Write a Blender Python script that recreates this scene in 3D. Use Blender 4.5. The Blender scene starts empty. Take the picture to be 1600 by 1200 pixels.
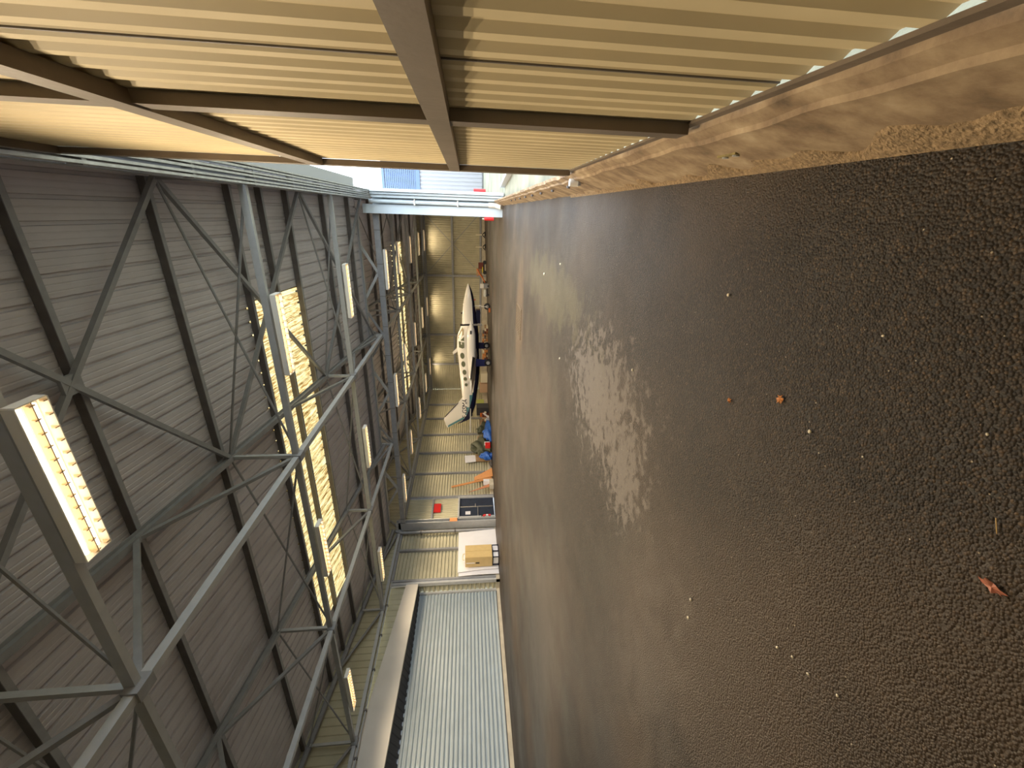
import bpy, bmesh, math, random
from mathutils import Vector, Matrix
random.seed(7)
C = bpy.context.scene.collection
SC = bpy.context.scene
# ------------------------------------------------------------------ camera
FPX = 641.18
cd = bpy.data.cameras.new('camera'); cam = bpy.data.objects.new('camera', cd); C.objects.link(cam)
right = Vector((0.03211019, -0.09863061, -0.99460592))      # world direction of the picture's +x
down = Vector((-0.92208074, -0.38690203, 0.00859858))       # world direction of the picture's +y
fwd = Vector((-0.38566314, 0.91683086, -0.10336888))
cam.matrix_world = Matrix(((right.x, -down.x, -fwd.x, 0), (right.y, -down.y, -fwd.y, 0), (right.z, -down.z, -fwd.z, 1.5), (0, 0, 0, 1)))
cd.sensor_fit = 'HORIZONTAL'; cd.sensor_width = 36; cd.lens = 36 * FPX / 1600
cd.clip_start = 0.02; cd.clip_end = 400
SC.camera = cam
# ------------------------------------------------------------------ light and exposure
w = bpy.data.worlds.new('sky'); SC.world = w; w.use_nodes = True
bg = w.node_tree.nodes['Background']; bg.inputs[0].default_value = (0.80, 0.90, 1.0, 1); bg.inputs[1].default_value = 3.6
SC.view_settings.view_transform = 'Standard'; SC.view_settings.look = 'None'
SC.view_settings.gamma = 1; SC.view_settings.use_curve_mapping = False
SC.view_settings.exposure = 1.0
TUBE_STRENGTH = 2.2
LAMP_W = 175.0
SC.cycles.max_bounces = 8; SC.cycles.diffuse_bounces = 5; SC.cycles.sample_clamp_indirect = 6.0
def portal(loc, rot, sx, sy):
    l = bpy.data.lights.new('daylight_portal', 'AREA'); l.shape = 'RECTANGLE'; l.size = sx; l.size_y = sy
    o = bpy.data.objects.new('daylight_portal', l); C.objects.link(o); o.location = loc; o.rotation_euler = rot
    l.cycles.is_portal = True
    return o
portal((0.95, 11.2, 2.95), (0, math.radians(90), 0), 5.2, 12.6)

# ------------------------------------------------------------------ materials
MATS = {}
def mat(name, col, rough=.5, metal=0., spec=.5, noise=0., nscale=6., bump=0., bscale=40., emit=None, estr=0., stretch=None):
    if name in MATS: return MATS[name]
    m = bpy.data.materials.new(name); m.use_nodes = True; nt = m.node_tree; N = nt.nodes; L = nt.links
    b = N['Principled BSDF']
    b.inputs['Roughness'].default_value = rough; b.inputs['Metallic'].default_value = metal
    b.inputs['Specular IOR Level'].default_value = spec
    b.inputs['Base Color'].default_value = (*col, 1)
    tc = N.new('ShaderNodeTexCoord')
    src = tc.outputs['Object']
    if stretch:
        mp = N.new('ShaderNodeMapping'); mp.inputs['Scale'].default_value = stretch
        L.new(src, mp.inputs[0]); src = mp.outputs[0]
    if noise:
        n = N.new('ShaderNodeTexNoise'); n.inputs['Scale'].default_value = nscale; n.inputs['Detail'].default_value = 5
        L.new(src, n.inputs['Vector'])
        r = N.new('ShaderNodeMapRange'); r.inputs[1].default_value = .3; r.inputs[2].default_value = .7
        r.inputs[3].default_value = 1 - noise; r.inputs[4].default_value = 1 + noise * .35
        L.new(n.outputs[0], r.inputs[0])
        mx = N.new('ShaderNodeMix'); mx.data_type = 'RGBA'; mx.blend_type = 'MULTIPLY'; mx.inputs[0].default_value = 1
        mx.inputs[6].default_value = (*col, 1); L.new(r.outputs[0], mx.inputs[7]); L.new(mx.outputs[2], b.inputs['Base Color'])
    if bump:
        n2 = N.new('ShaderNodeTexNoise'); n2.inputs['Scale'].default_value = bscale; n2.inputs['Detail'].default_value = 4
        L.new(src, n2.inputs['Vector'])
        bp = N.new('ShaderNodeBump'); bp.inputs['Strength'].default_value = bump; bp.inputs['Distance'].default_value = .02
        L.new(n2.outputs[0], bp.inputs['Height']); L.new(bp.outputs[0], b.inputs['Normal'])
    if emit:
        b.inputs['Emission Color'].default_value = (*emit, 1); b.inputs['Emission Strength'].default_value = estr
    MATS[name] = m
    return m
cream = mat('cream cladding', (.53, .49, .345), .6, spec=.25, noise=.14, nscale=1.3, bump=.05, bscale=8)
cream_door = mat('cream door cladding', (.70, .585, .36), .6, spec=.3, noise=.16, nscale=1.1, bump=.06, bscale=6)
roofm = mat('grey roof sheet', (.59, .56, .585), .5, noise=.10, nscale=1.5)
steel = mat('grey painted steel', (.30, .302, .312), .45, noise=.15, nscale=5)
steel_light = mat('pale grey painted steel', (.46, .468, .475), .42, noise=.1, nscale=5)
purlinm = mat('dark purlin steel', (.14, .125, .12), .5, noise=.2, nscale=4)
doorsteel = mat('brown grey door steel', (.17, .135, .105), .5, noise=.25, nscale=3, bump=.1, bscale=30)
trackm = mat('galvanised track', (.50, .50, .49), .35, metal=.4, noise=.25, nscale=9)
white_enamel = mat('white lamp enamel', (.86, .83, .76), .35)
reflector = mat('warm reflector', (.78, .58, .36), .35)
white_sheet = mat('white sheet', (.78, .77, .80), .5, noise=.04, nscale=2)
beige_panel = mat('smooth beige panel', (.66, .61, .54), .55, noise=.08, nscale=1)
shutterm = mat('shutter galvanised', (.40, .455, .48), .45, metal=.1, noise=.08, nscale=2)
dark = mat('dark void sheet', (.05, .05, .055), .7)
jamb_white = mat('white blue flashing', (.62, .70, .76), .4, noise=.06, nscale=2)
navy = mat('navy paint', (.008, .010, .035), .22)
navy_door = mat('navy door panel', (.018, .028, .055), .5, noise=.3, nscale=5)
plane_white = mat('aircraft white', (.80, .76, .68), .22, spec=.6)
teal = mat('teal stripe', (.10, .25, .28), .3)
black = mat('black rubber', (.012, .012, .013), .55)
glass_screen = mat('windscreen glass', (.34, .27, .15), .1, spec=.8)
glass_dark = mat('cabin glass', (.13, .14, .085), .08, spec=.8)
chrome = mat('bright metal', (.6, .6, .6), .25, metal=.8)
wingund = mat('wing grey underside', (.20, .17, .15), .3)
red = mat('red paint', (.60, .02, .02), .3)
orange = mat('orange paint', (.62, .16, .03), .4, noise=.2)
wood = mat('orange wood', (.62, .27, .09), .5, noise=.25, nscale=3, stretch=(8, 8, 1))
cardboard = mat('brown cardboard', (.42, .27, .15), .7, noise=.1)
cabinet_m = mat('beige cabinet paint', (.62, .45, .20), .45, noise=.06)
oliveg = mat('dark green tarpaulin', (.075, .08, .045), .55, noise=.35, nscale=4)
bluet = mat('blue tarpaulin', (.03, .13, .50), .4, noise=.3, nscale=6)
lime = mat('lime fabric', (.42, .46, .12), .7)
rust = mat('rusty red steel', (.16, .035, .02), .6, noise=.4, nscale=12)
yellow = mat('yellow plastic', (.55, .42, .04), .4)
leafm = mat('orange dry leaf', (.62, .26, .08), .6, noise=.3, nscale=60)
leafp = mat('pink dry leaf', (.50, .20, .13), .6, noise=.3, nscale=60)
strawm = mat('straw twig', (.45, .28, .08), .6)
stone = mat('pale pebble', (.75, .68, .52), .6)
conc_pale = mat('pale concrete', (.55, .49, .38), .85, noise=.2, nscale=3, bump=.3, bscale=25)
tubem = mat('lit tube', (1, 1, 1), .5, emit=(1.0, .84, .60), estr=TUBE_STRENGTH)
ext_white = mat('outside white cladding', (.27, .27, .29), .6)
ext_blue = mat('outside blue louvre', (.09, .14, .26), .5)
ext_grey = mat('outside grey eave', (.40, .41, .43), .6)

def skylight_mat():
    m = bpy.data.materials.new('fibreglass skylight'); m.use_nodes = True; nt = m.node_tree; N = nt.nodes; L = nt.links
    for n in list(N): N.remove(n)
    out = N.new('ShaderNodeOutputMaterial'); tr = N.new('ShaderNodeBsdfTranslucent'); df = N.new('ShaderNodeBsdfDiffuse')
    mx = N.new('ShaderNodeMixShader'); mx.inputs[0].default_value = .25
    tc = N.new('ShaderNodeTexCoord'); mp = N.new('ShaderNodeMapping'); mp.inputs['Scale'].default_value = (9, .9, 1)
    n = N.new('ShaderNodeTexNoise'); n.inputs['Scale'].default_value = 2.2; n.inputs['Detail'].default_value = 8; n.inputs['Roughness'].default_value = .72
    L.new(tc.outputs['Object'], mp.inputs[0]); L.new(mp.outputs[0], n.inputs['Vector'])
    cr = N.new('ShaderNodeValToRGB'); cr.color_ramp.elements[0].position = .40; cr.color_ramp.elements[0].color = (.13, .06, .014, 1)
    cr.color_ramp.elements[1].position = .58; cr.color_ramp.elements[1].color = (.42, .34, .17, 1)
    e = cr.color_ramp.elements.new(.47); e.color = (.27, .18, .065, 1)
    L.new(n.outputs[0], cr.inputs[0]); L.new(cr.outputs[0], tr.inputs[0]); df.inputs[0].default_value = (.3, .25, .14, 1)
    L.new(tr.outputs[0], mx.inputs[1]); L.new(df.outputs[0], mx.inputs[2]); L.new(mx.outputs[0], out.inputs[0])
    return m
skym = skylight_mat()

def ramp(N, pos):
    cr = N.new('ShaderNodeValToRGB'); e = cr.color_ramp.elements
    e[0].position, e[0].color = pos[0][0], (*pos[0][1], 1); e[1].position, e[1].color = pos[-1][0], (*pos[-1][1], 1)
    for p, c in pos[1:-1]:
        k = e.new(p); k.color = (*c, 1)
    return cr

def floor_mat():
    m = bpy.data.materials.new('wet asphalt'); m.use_nodes = True; nt = m.node_tree; N = nt.nodes; L = nt.links
    b = N['Principled BSDF']; tc = N.new('ShaderNodeTexCoord'); P = tc.outputs['Object']
    def noise(scale, detail=4, rough=.55, vec=None):
        n = N.new('ShaderNodeTexNoise'); n.inputs['Scale'].default_value = scale; n.inputs['Detail'].default_value = detail
        n.inputs['Roughness'].default_value = rough; L.new(vec or P, n.inputs['Vector']); return n.outputs[0]
    def mr(x, a, b_, c, d):
        r = N.new('ShaderNodeMapRange'); r.inputs[1].default_value = a; r.inputs[2].default_value = b_; r.inputs[3].default_value = c; r.inputs[4].default_value = d
        L.new(x, r.inputs[0]); return r.outputs[0]
    def mth(op, x, y):
        n = N.new('ShaderNodeMath'); n.operation = op
        for i, v in enumerate((x, y)):
            if isinstance(v, (int, float)): n.inputs[i].default_value = v
            else: L.new(v, n.inputs[i])
        return n.outputs[0]
    def mixc(f, a, c, mode='MIX'):
        x = N.new('ShaderNodeMix'); x.data_type = 'RGBA'; x.blend_type = mode
        if isinstance(f, (int, float)): x.inputs[0].default_value = f
        else: L.new(f, x.inputs[0])
        for i, v in ((6, a), (7, c)):
            if isinstance(v, tuple): x.inputs[i].default_value = (*v, 1)
            else: L.new(v, x.inputs[i])
        return x.outputs[2]
    vor = N.new('ShaderNodeTexVoronoi'); vor.inputs['Scale'].default_value = 105; L.new(P, vor.inputs['Vector'])
    vd = vor.outputs['Distance']; vc = vor.outputs['Color']
    sep = N.new('ShaderNodeSeparateColor'); L.new(vc, sep.inputs[0])
    base = ramp(N, [(0, (.021, .016, .012)), (.5, (.038, .029, .022)), (1, (.062, .048, .036))]); L.new(mth('MULTIPLY', mth('ADD', noise(1.1, 6), noise(9, 5)), .5), base.inputs[0])
    stones = ramp(N, [(0, (.45, .44, .42)), (.6, (1.0, .96, .9)), (.88, (1.5, 1.4, 1.22)), (1, (2.6, 2.35, 1.95))]); L.new(sep.outputs[0], stones.inputs[0])
    col = mixc(1.0, base.outputs[0], stones.outputs[0], 'MULTIPLY')
    crev = mr(vd, .35, .75, 1.0, .42)
    col = mixc(1.0, col, crev, 'MULTIPLY')
    # large brown dirt zones
    dirt = mr(noise(.33, 5), .45, .62, 0, .75)
    col = mixc(dirt, col, (.075, .052, .034))
    # pale dried patches with broken edges
    sx = N.new('ShaderNodeSeparateXYZ'); L.new(P, sx.inputs[0])
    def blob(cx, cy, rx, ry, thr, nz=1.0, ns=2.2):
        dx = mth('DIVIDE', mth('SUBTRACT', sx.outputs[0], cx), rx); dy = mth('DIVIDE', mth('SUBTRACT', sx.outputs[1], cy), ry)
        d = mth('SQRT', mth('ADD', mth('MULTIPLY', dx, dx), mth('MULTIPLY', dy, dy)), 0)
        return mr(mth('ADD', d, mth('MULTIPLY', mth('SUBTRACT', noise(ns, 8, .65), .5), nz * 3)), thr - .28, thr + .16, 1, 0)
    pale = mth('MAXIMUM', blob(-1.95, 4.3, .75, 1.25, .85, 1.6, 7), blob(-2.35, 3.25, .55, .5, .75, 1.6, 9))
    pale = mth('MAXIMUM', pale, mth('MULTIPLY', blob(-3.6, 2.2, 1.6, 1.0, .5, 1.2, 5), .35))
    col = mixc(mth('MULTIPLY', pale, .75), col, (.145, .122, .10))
    brown = blob(-2.9, 12.0, 1.9, .95, .85, .6)
    col = mixc(mth('MULTIPLY', brown, .8), col, (.11, .068, .036))
    moss = blob(-1.3, 8.0, .7, 3.5, .8, .8)
    col = mixc(mth('MULTIPLY', moss, .45), col, (.12, .10, .05))
    # tiny light grit
    v2 = N.new('ShaderNodeTexVoronoi'); v2.inputs['Scale'].default_value = 42; L.new(P, v2.inputs['Vector'])
    s2 = N.new('ShaderNodeSeparateColor'); L.new(v2.outputs['Color'], s2.inputs[0])
    grit = mth('MULTIPLY', mr(v2.outputs['Distance'], .10, .16, 1, 0), mth('GREATER_THAN', s2.outputs[1], .965))
    col = mixc(grit, col, (.42, .36, .27))
    L.new(col, b.inputs['Base Color'])
    # wetness
    wet = mr(noise(.28, 4), .42, .60, 0, 1)
    rr = mth('ADD', mr(wet, 0, 1, .52, .34), mth('MULTIPLY', noise(14, 4), .10))
    rr = mth('ADD', rr, mth('MULTIPLY', pale, .15))
    L.new(rr, b.inputs['Roughness'])
    b.inputs['Specular IOR Level'].default_value = .30
    h = mth('ADD', mth('MULTIPLY', mr(vd, 0, .8, 1, 0), .8), mth('MULTIPLY', noise(60, 3), .5))
    bp = N.new('ShaderNodeBump'); bp.inputs['Distance'].default_value = .0075; L.new(h, bp.inputs['Height'])
    L.new(mr(pale, 0, 1, .85, .30), bp.inputs['Strength'])
    L.new(bp.outputs[0], b.inputs['Normal'])
    return m
asphalt = floor_mat()

def curb_mat():
    m = bpy.data.materials.new('old rendered concrete'); m.use_nodes = True; nt = m.node_tree; N = nt.nodes; L = nt.links
    b = N['Principled BSDF']; b.inputs['Roughness'].default_value = .75
    tc = N.new('ShaderNodeTexCoord')
    n = N.new('ShaderNodeTexNoise'); n.inputs['Scale'].default_value = 4.5; n.inputs['Detail'].default_value = 9; n.inputs['Roughness'].default_value = .62
    L.new(tc.outputs['Object'], n.inputs['Vector'])
    cr = ramp(N, [(.28, (.09, .062, .038)), (.44, (.24, .165, .10)), (.58, (.36, .265, .165)), (.75, (.50, .40, .27))])
    L.new(n.outputs[0], cr.inputs[0]); L.new(cr.outputs[0], b.inputs['Base Color'])
    bp = N.new('ShaderNodeBump'); bp.inputs['Strength'].default_value = .5; bp.inputs['Distance'].default_value = .01
    n3 = N.new('ShaderNodeTexNoise'); n3.inputs['Scale'].default_value = 30; n3.inputs['Detail'].default_value = 6; L.new(tc.outputs['Object'], n3.inputs['Vector'])
    L.new(n3.outputs[0], bp.inputs['Height']); L.new(bp.outputs[0], b.inputs['Normal'])
    return m
curbm = curb_mat()
curb_raw = mat('exposed crumbled aggregate', (.36, .25, .14), .9, noise=.5, nscale=45, bump=1.0, bscale=70)
groundm = mat('outside ground moss', (.27, .265, .19), .9, noise=.5, nscale=.7, bump=.2)

# ------------------------------------------------------------------ mesh helpers
class MB:
    def __init__(s): s.v = []; s.f = []
    def add(s, vs, fs):
        n = len(s.v); s.v += [Vector(v) for v in vs]; s.f += [tuple(i + n for i in f) for f in fs]; return s
    def box(s, a, b):
        x0, y0, z0 = a; x1, y1, z1 = b
        return s.add([(x0, y0, z0), (x1, y0, z0), (x1, y1, z0), (x0, y1, z0), (x0, y0, z1), (x1, y0, z1), (x1, y1, z1), (x0, y1, z1)],
                     [(0, 3, 2, 1), (4, 5, 6, 7), (0, 1, 5, 4), (1, 2, 6, 5), (2, 3, 7, 6), (3, 0, 4, 7)])
    def bar(s, p, q, w=.08, h=None, up=(0, 0, 1)):
        h = h or w; p = Vector(p); q = Vector(q); d = (q - p).normalized(); u = Vector(up)
        if abs(d.dot(u)) > .99: u = Vector((1, 0, 0))
        sd = d.cross(u).normalized() * (w / 2); u2 = sd.normalized().cross(d) * (h / 2)
        return s.add([p - sd - u2, p + sd - u2, p + sd + u2, p - sd + u2, q - sd - u2, q + sd - u2, q + sd + u2, q - sd + u2],
                     [(0, 1, 2, 3), (7, 6, 5, 4), (0, 4, 5, 1), (1, 5, 6, 2), (2, 6, 7, 3), (3, 7, 4, 0)])
    def ibeam(s, p, q, w=.14, h=.2, t=.014):
        p = Vector(p); q = Vector(q); d = (q - p).normalized(); u = Vector((0, 0, 1)); sd = d.cross(u).normalized(); u = sd.cross(d)
        s.bar(p + u * (h / 2 - t / 2), q + u * (h / 2 - t / 2), w, t); s.bar(p - u * (h / 2 - t / 2), q - u * (h / 2 - t / 2), w, t)
        s.bar(p, q, t, h - 2 * t); return s
    def tube(s, p, q, r, n=10, r2=None):
        p = Vector(p); q = Vector(q); r2 = r if r2 is None else r2; d = (q - p).normalized(); u = Vector((0, 0, 1)) if abs(d.z) < .9 else Vector((1, 0, 0))
        a = d.cross(u).normalized(); b = d.cross(a); vs = []
        for c, rr in ((p, r), (q, r2)):
            for i in range(n):
                t = 2 * math.pi * i / n; vs.append(c + a * math.cos(t) * rr + b * math.sin(t) * rr)
        return s.add(vs, [(i, (i + 1) % n, n + (i + 1) % n, n + i) for i in range(n)] + [tuple(range(n - 1, -1, -1)), tuple(range(n, 2 * n))])
    def path(s, pts, r, n=8):
        for a, b in zip(pts, pts[1:]): s.tube(a, b, r, n)
        return s
    def sheet(s, prof, a, b):
        """prof: list of points; swept between offsets a and b"""
        a = Vector(a); b = Vector(b); n = len(prof); vs = [Vector(p) + a for p in prof] + [Vector(p) + b for p in prof]
        return s.add(vs, [(i, i + 1, n + i + 1, n + i) for i in range(n - 1)])
    def prism(s, poly, d):
        d = Vector(d); n = len(poly); vs = [Vector(p) for p in poly] + [Vector(p) + d for p in poly]
        return s.add(vs, [tuple(range(n - 1, -1, -1)), tuple(range(n, 2 * n))] + [(i, (i + 1) % n, n + (i + 1) % n, n + i) for i in range(n)])
    def ball(s, c, rx, ry, rz, n=12, m=8):
        c = Vector(c); vs = []; fs = []
        for j in range(m + 1):
            ph = math.pi * j / m
            for i in range(n):
                th = 2 * math.pi * i / n; vs.append(c + Vector((rx * math.sin(ph) * math.cos(th), ry * math.sin(ph) * math.sin(th), rz * math.cos(ph))))
        for j in range(m):
            for i in range(n): fs.append((j * n + i, j * n + (i + 1) % n, (j + 1) * n + (i + 1) % n, (j + 1) * n + i))
        return s.add(vs, fs)
    def loft(s, rings, cap=True):
        n = len(rings[0]); vs = [v for r in rings for v in r]; fs = []
        for k in range(len(rings) - 1):
            for i in range(n): fs.append((k * n + i, k * n + (i + 1) % n, (k + 1) * n + (i + 1) % n, (k + 1) * n + i))
        if cap: fs += [tuple(range(n - 1, -1, -1)), tuple(range((len(rings) - 1) * n, len(rings) * n))]
        return s.add(vs, fs)
    def build(s, name, m, parent=None, origin=None, smooth=False, bevel=0, local=False):
        vs = s.v
        if parent is not None:
            o0 = Vector((0, 0, 0)) if local else WORLD[parent.name]
            loc = Vector((0, 0, 0))
        else:
            if origin is None:
                xs = [v.x for v in vs]; ys = [v.y for v in vs]; origin = ((min(xs) + max(xs)) / 2, (min(ys) + max(ys)) / 2, min(v.z for v in vs))
            o0 = Vector(origin); loc = o0
        me = bpy.data.meshes.new(name); me.from_pydata([v - o0 for v in vs], [], s.f); me.update()
        bm = bmesh.new(); bm.from_mesh(me)
        if bevel: bmesh.ops.bevel(bm, geom=list(bm.edges), offset=bevel, segments=2, affect='EDGES', profile=.7)
        bmesh.ops.recalc_face_normals(bm, faces=bm.faces); bm.to_mesh(me); bm.free()
        me.materials.append(m)
        if smooth:
            for p in me.polygons: p.use_smooth = True
            try: me.set_sharp_from_angle(angle=math.radians(40))
            except Exception: pass
        o = bpy.data.objects.new(name, me); C.objects.link(o); o.location = loc
        if parent is not None: o.parent = parent
        WORLD[o.name] = o0
        return o
WORLD = {}
def tag(o, label, cat, group=None, kind=None):
    o['label'] = label; o['category'] = cat
    if group: o['group'] = group
    if kind: o['kind'] = kind
    return o
def thing(name, label, cat, loc=(0, 0, 0), group=None):
    o = bpy.data.objects.new(name, None); o.empty_display_size = .2; C.objects.link(o); o.location = loc; WORLD[o.name] = Vector(loc)
    return tag(o, label, cat, group)
def st(name, mb, m, **k):
    o = mb.build(name, m, **k); o['kind'] = 'structure'; return o
def copy_tree(o, parent=None):
    c = o.copy(); C.objects.link(c)
    if parent: c.parent = parent
    WORLD[c.name] = WORLD.get(o.name, Vector())
    for ch in list(o.children): copy_tree(ch, c)
    return c

# ------------------------------------------------------------------ grid of the hall
TY = [3.75 + 5.35 * k for k in range(8)]           # trusses across the hall
GX = [0.40, -5.70, -11.80, -17.72]                 # girders along the hall
ZB = 5.70
VALLEY = 19.8
YB = 41.2
def rz(y, far=None):
    far = (y > VALLEY + .01) if far is None else far
    return 8.56 - .1117 * y if not far else 10.86 - .1117 * y - .02
def fz(x, y): return -.016 * max(0, y - 18) * min(1, max(0, -x / 10))

# floor -------------------------------------------------------------
mb = MB(); xs = [.30, 0, -.5, -1, -2, -4, -6, -8, -10, -14, -17.9, -18.9]; ys = [-4, 0, 5, 10, 14, 18] + [18 + i for i in range(2, 24, 2)] + [41.5]
vs = [(x, y, fz(x, y)) for y in ys for x in xs]; nx = len(xs)
fs = [(j * nx + i, j * nx + i + 1, (j + 1) * nx + i + 1, (j + 1) * nx + i) for j in range(len(ys) - 1) for i in range(nx - 1)]
mb.add(vs, fs); st('floor', mb, asphalt, origin=(0, 0, 0))

# roof --------------------------------------------------------------
def roof_sheet(x0, x1, y0, y1, far, up=0):
    prof = []; p = .365; x = x1
    k0 = math.ceil(x0 / p); k1 = math.floor(x1 / p)
    prof.append((x0, 0, 0))
    for k in range(k0, k1 + 1):
        c = k * p
        if c - .06 < x0 or c + .06 > x1: continue
        prof += [(c - .045, 0, 0), (c - .035, 0, .065), (c + .02, 0, .065), (c + .03, 0, 0)]
        if c + .30 < x1:
            for q in (.10, .205): prof += [(c + q, 0, 0), (c + q + .008, 0, .006), (c + q + .022, 0, .006), (c + q + .03, 0, 0)]
    prof.append((x1, 0, 0))
    m = MB(); z0, z1 = rz(y0 + .001 if far else y0, far), rz(y1, far)
    n = len(prof); steps = [Vector((0, y0, z0)), Vector((0, y1, z1))]
    return m.sheet(prof, steps[0], steps[1])
SKX0, SKX1 = -15.15, -2.40
def roof_bay(far, ya, yb, ska, skb):
    m = MB()
    for (x0, x1, y0, y1) in ((-18.9, .9, ya, ska), (-18.9, .9, skb, yb), (-18.9, SKX0 + .03, ska, skb), (SKX1 - .03, .9, ska, skb)):
        r = roof_sheet(x0, x1, y0, y1, far); m.add(r.v, r.f)
    o = st('ceiling', m, roofm, origin=(-9, ya, rz(ya, far)))
    sk = roof_sheet(SKX0, SKX1, ska - .05, skb + .05, far)
    s = st('window_1' if not far else 'window_2', sk, skym, origin=(0, ska, rz(ska, far))); s.location.z -= .004
roof_bay(False, -4.0, VALLEY, 11.42, 13.98)
roof_bay(True, VALLEY, YB + .2, 32.82, 35.38)
st('trim_1', MB().box((-18.9, VALLEY - .02, rz(VALLEY, False) - .02), (.9, VALLEY + .02, rz(VALLEY, True) + .02)), roofm)

# purlins -----------------------------------------------------------
names = ['over the nearest lamp, before the first ribbed panel', 'at the picture edge above the nearest lamp', 'crossing just beyond the nearest lamp', 'along the near edge of the close skylight',
         'along the far edge of the close skylight', 'between the close skylight and the valley beam']
j = 0
def purlin(y, far, label):
    z = rz(y, far) - .10
    xa, xb = -17.85, .4
    o = MB().bar((xa, y, z + .01), (xb, y, z + .01), .07, .15).build('roof_purlin', purlinm, origin=(-9, y, z))
    MB().bar((xa, y, z - .075), (xb, y, z - .075), .10, .014).build('bottom_flange', steel, o)
    tag(o, label, 'purlin', 'dark purlins under the roof sheets')
for y, l in ((1.9, 'dark steel purlin highest under the near roof, before the nearest lamp'), (4.3, 'dark steel purlin just behind the nearest glowing lamp'),
             (6.65, 'dark steel purlin one step beyond the nearest glowing lamp'), (9.05, 'dark steel purlin midway between nearest lamp and close skylight'),
             (11.38, 'dark steel purlin along the near edge of the close skylight'), (12.66, 'dark steel purlin dividing the close skylight lengthwise'),
             (13.98, 'steel purlin along the far edge of the close skylight'), (16.4, 'dark steel purlin just beyond the close skylight'), (18.7, 'dark steel purlin right before the valley beam')):
    purlin(y, False, l)
for y, l in ((21.0, 'first dark purlin behind the valley beam'), (23.3, 'second dark purlin behind the valley beam'), (25.7, 'third dark purlin behind the valley beam'),
             (28.1, 'fourth dark purlin behind the valley beam'), (30.4, 'dark purlin one step before the far skylight'), (32.8, 'dark purlin along the near edge of the far skylight'),
             (34.08, 'dark purlin dividing the far skylight lengthwise'), (35.38, 'dark purlin along the far edge of the far skylight'), (38.2, 'dark purlin between far skylight and back wall')):
    purlin(y, True, l)

# longitudinal girders ---------------------------------------------
def girder(x, far, label, rods=True):
    g = thing('roof_girder', label, 'girder', (x, (3.75 if not far else 25.2), ZB), 'lattice girders running along the hall')
    ya, yb = (-1.6, VALLEY) if not far else (VALLEY, YB - .1)
    MB().bar((x, ya, ZB), (x, yb, ZB), .13, .13).build('bottom_chord', steel_light, g)
    ta = rz(ya + (.01 if far else 0), far) - .28; tb = rz(yb, far) - .28
    MB().ibeam((x, ya, ta), (x, yb, tb), .14, .17).build('top_chord', steel, g)
    T = [y for y in TY if ya < y < yb - 1]
    for y in T:
        MB().bar((x, y, ZB), (x, y, rz(y, far) - .28), .085, .085).build('strut', steel_light, g)
    allb = ([-1.6] if not far else [VALLEY]) + T + ([VALLEY] if not far else [YB - .1])
    for a, b in zip(allb, allb[1:]):
        mid = (a + b) / 2; zt = rz(mid, far) - .3
        MB().bar((x, a, ZB), (x, mid, zt), .075, .09).build('diagonal', steel, g)
        MB().bar((x, b, ZB), (x, mid, zt), .075, .09).build('diagonal', steel, g)
    for y in T:
        MB().box((x - .09, y - .14, ZB - .1), (x + .09, y + .14, ZB + .1)).build('gusset_plate', steel, g)
girder(GX[1], False, 'grey lattice girder running along the hall in front of the close skylight')
girder(GX[2], False, 'grey lattice girder near the left wall, nearer bay, crossing the skylight end')
girder(GX[3], False, 'grey lattice girder on top of the left wall above the roller shutter')
girder(GX[1], True, 'grey lattice girder beyond the valley beam, above the aircraft nose')
girder(GX[2], True, 'grey lattice girder beyond the valley beam, above the aircraft tail')
girder(GX[3], True, 'grey lattice girder on top of the far left wall')

# cross trusses -----------------------------------------------------
TL = {0: 'grey cross truss carrying the nearest glowing lamp', 1: 'grey cross truss with lamps hanging in front of the close skylight', 2: 'grey cross truss just beyond the close skylight',
      4: 'grey cross truss first beyond the valley beam', 5: 'grey cross truss second beyond the valley beam', 6: 'grey cross truss under the far skylight', 7: 'grey cross truss against the back wall'}
for k, y in enumerate(TY):
    if k == 3: continue
    yy = min(y, YB - .12); far = y > VALLEY
    t = thing('cross_truss', TL[k], 'truss', (-9, yy, ZB), 'cross trusses carrying the lamps')
    MB().bar((.32, yy, ZB + .05), (GX[3], yy, ZB + .05), .10, .14).build('bottom_chord', steel_light, t)
    zt = rz(yy, far) - .26
    for a, b in zip(GX, GX[1:]):
        MB().tube((a, yy, zt), (b, yy, ZB), .026, 6).build('bracing_rod', steel, t)
        MB().tube((a, yy, ZB), (b, yy, zt), .026, 6).build('bracing_rod', steel, t)
    MB().bar((.4, yy, ZB), (.4, yy, zt), .09, .09).build('strut', steel, t)
# roof bracing in the door-side strip
def brace(y0, y1, far, label):
    t = thing('roof_brace', label, 'brace', (-2.6, (y0 + y1) / 2, rz((y0 + y1) / 2, far) - .3), 'diagonal braces below the roof on the door side')
    for (ya, yb) in ((y0, y1), (y1, y0)):
        MB().bar((.4, ya, rz(ya, far) - .27), (GX[1], yb, rz(yb, far) - .27), .09, .09).build('diagonal', purlinm if False else steel, t)
    m = (y0 + y1) / 2
    MB().box((-2.8, m - .16, rz(m, far) - .3), (-2.5, m + .16, rz(m, far) - .24)).build('gusset_plate', steel, t)
brace(3.75, 9.1, False, 'dark crossed roof brace nearest the glowing lamp, on the door side')
brace(9.1, 14.45, False, 'grey crossed roof brace at the right end of the close skylight')
brace(14.45, VALLEY, False, 'grey crossed roof brace just before the valley beam')
brace(VALLEY + .05, 25.15, True, 'grey crossed roof brace just beyond the valley beam')
brace(30.5, 35.85, True, 'grey crossed roof brace at the right end of the far skylight')

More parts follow.
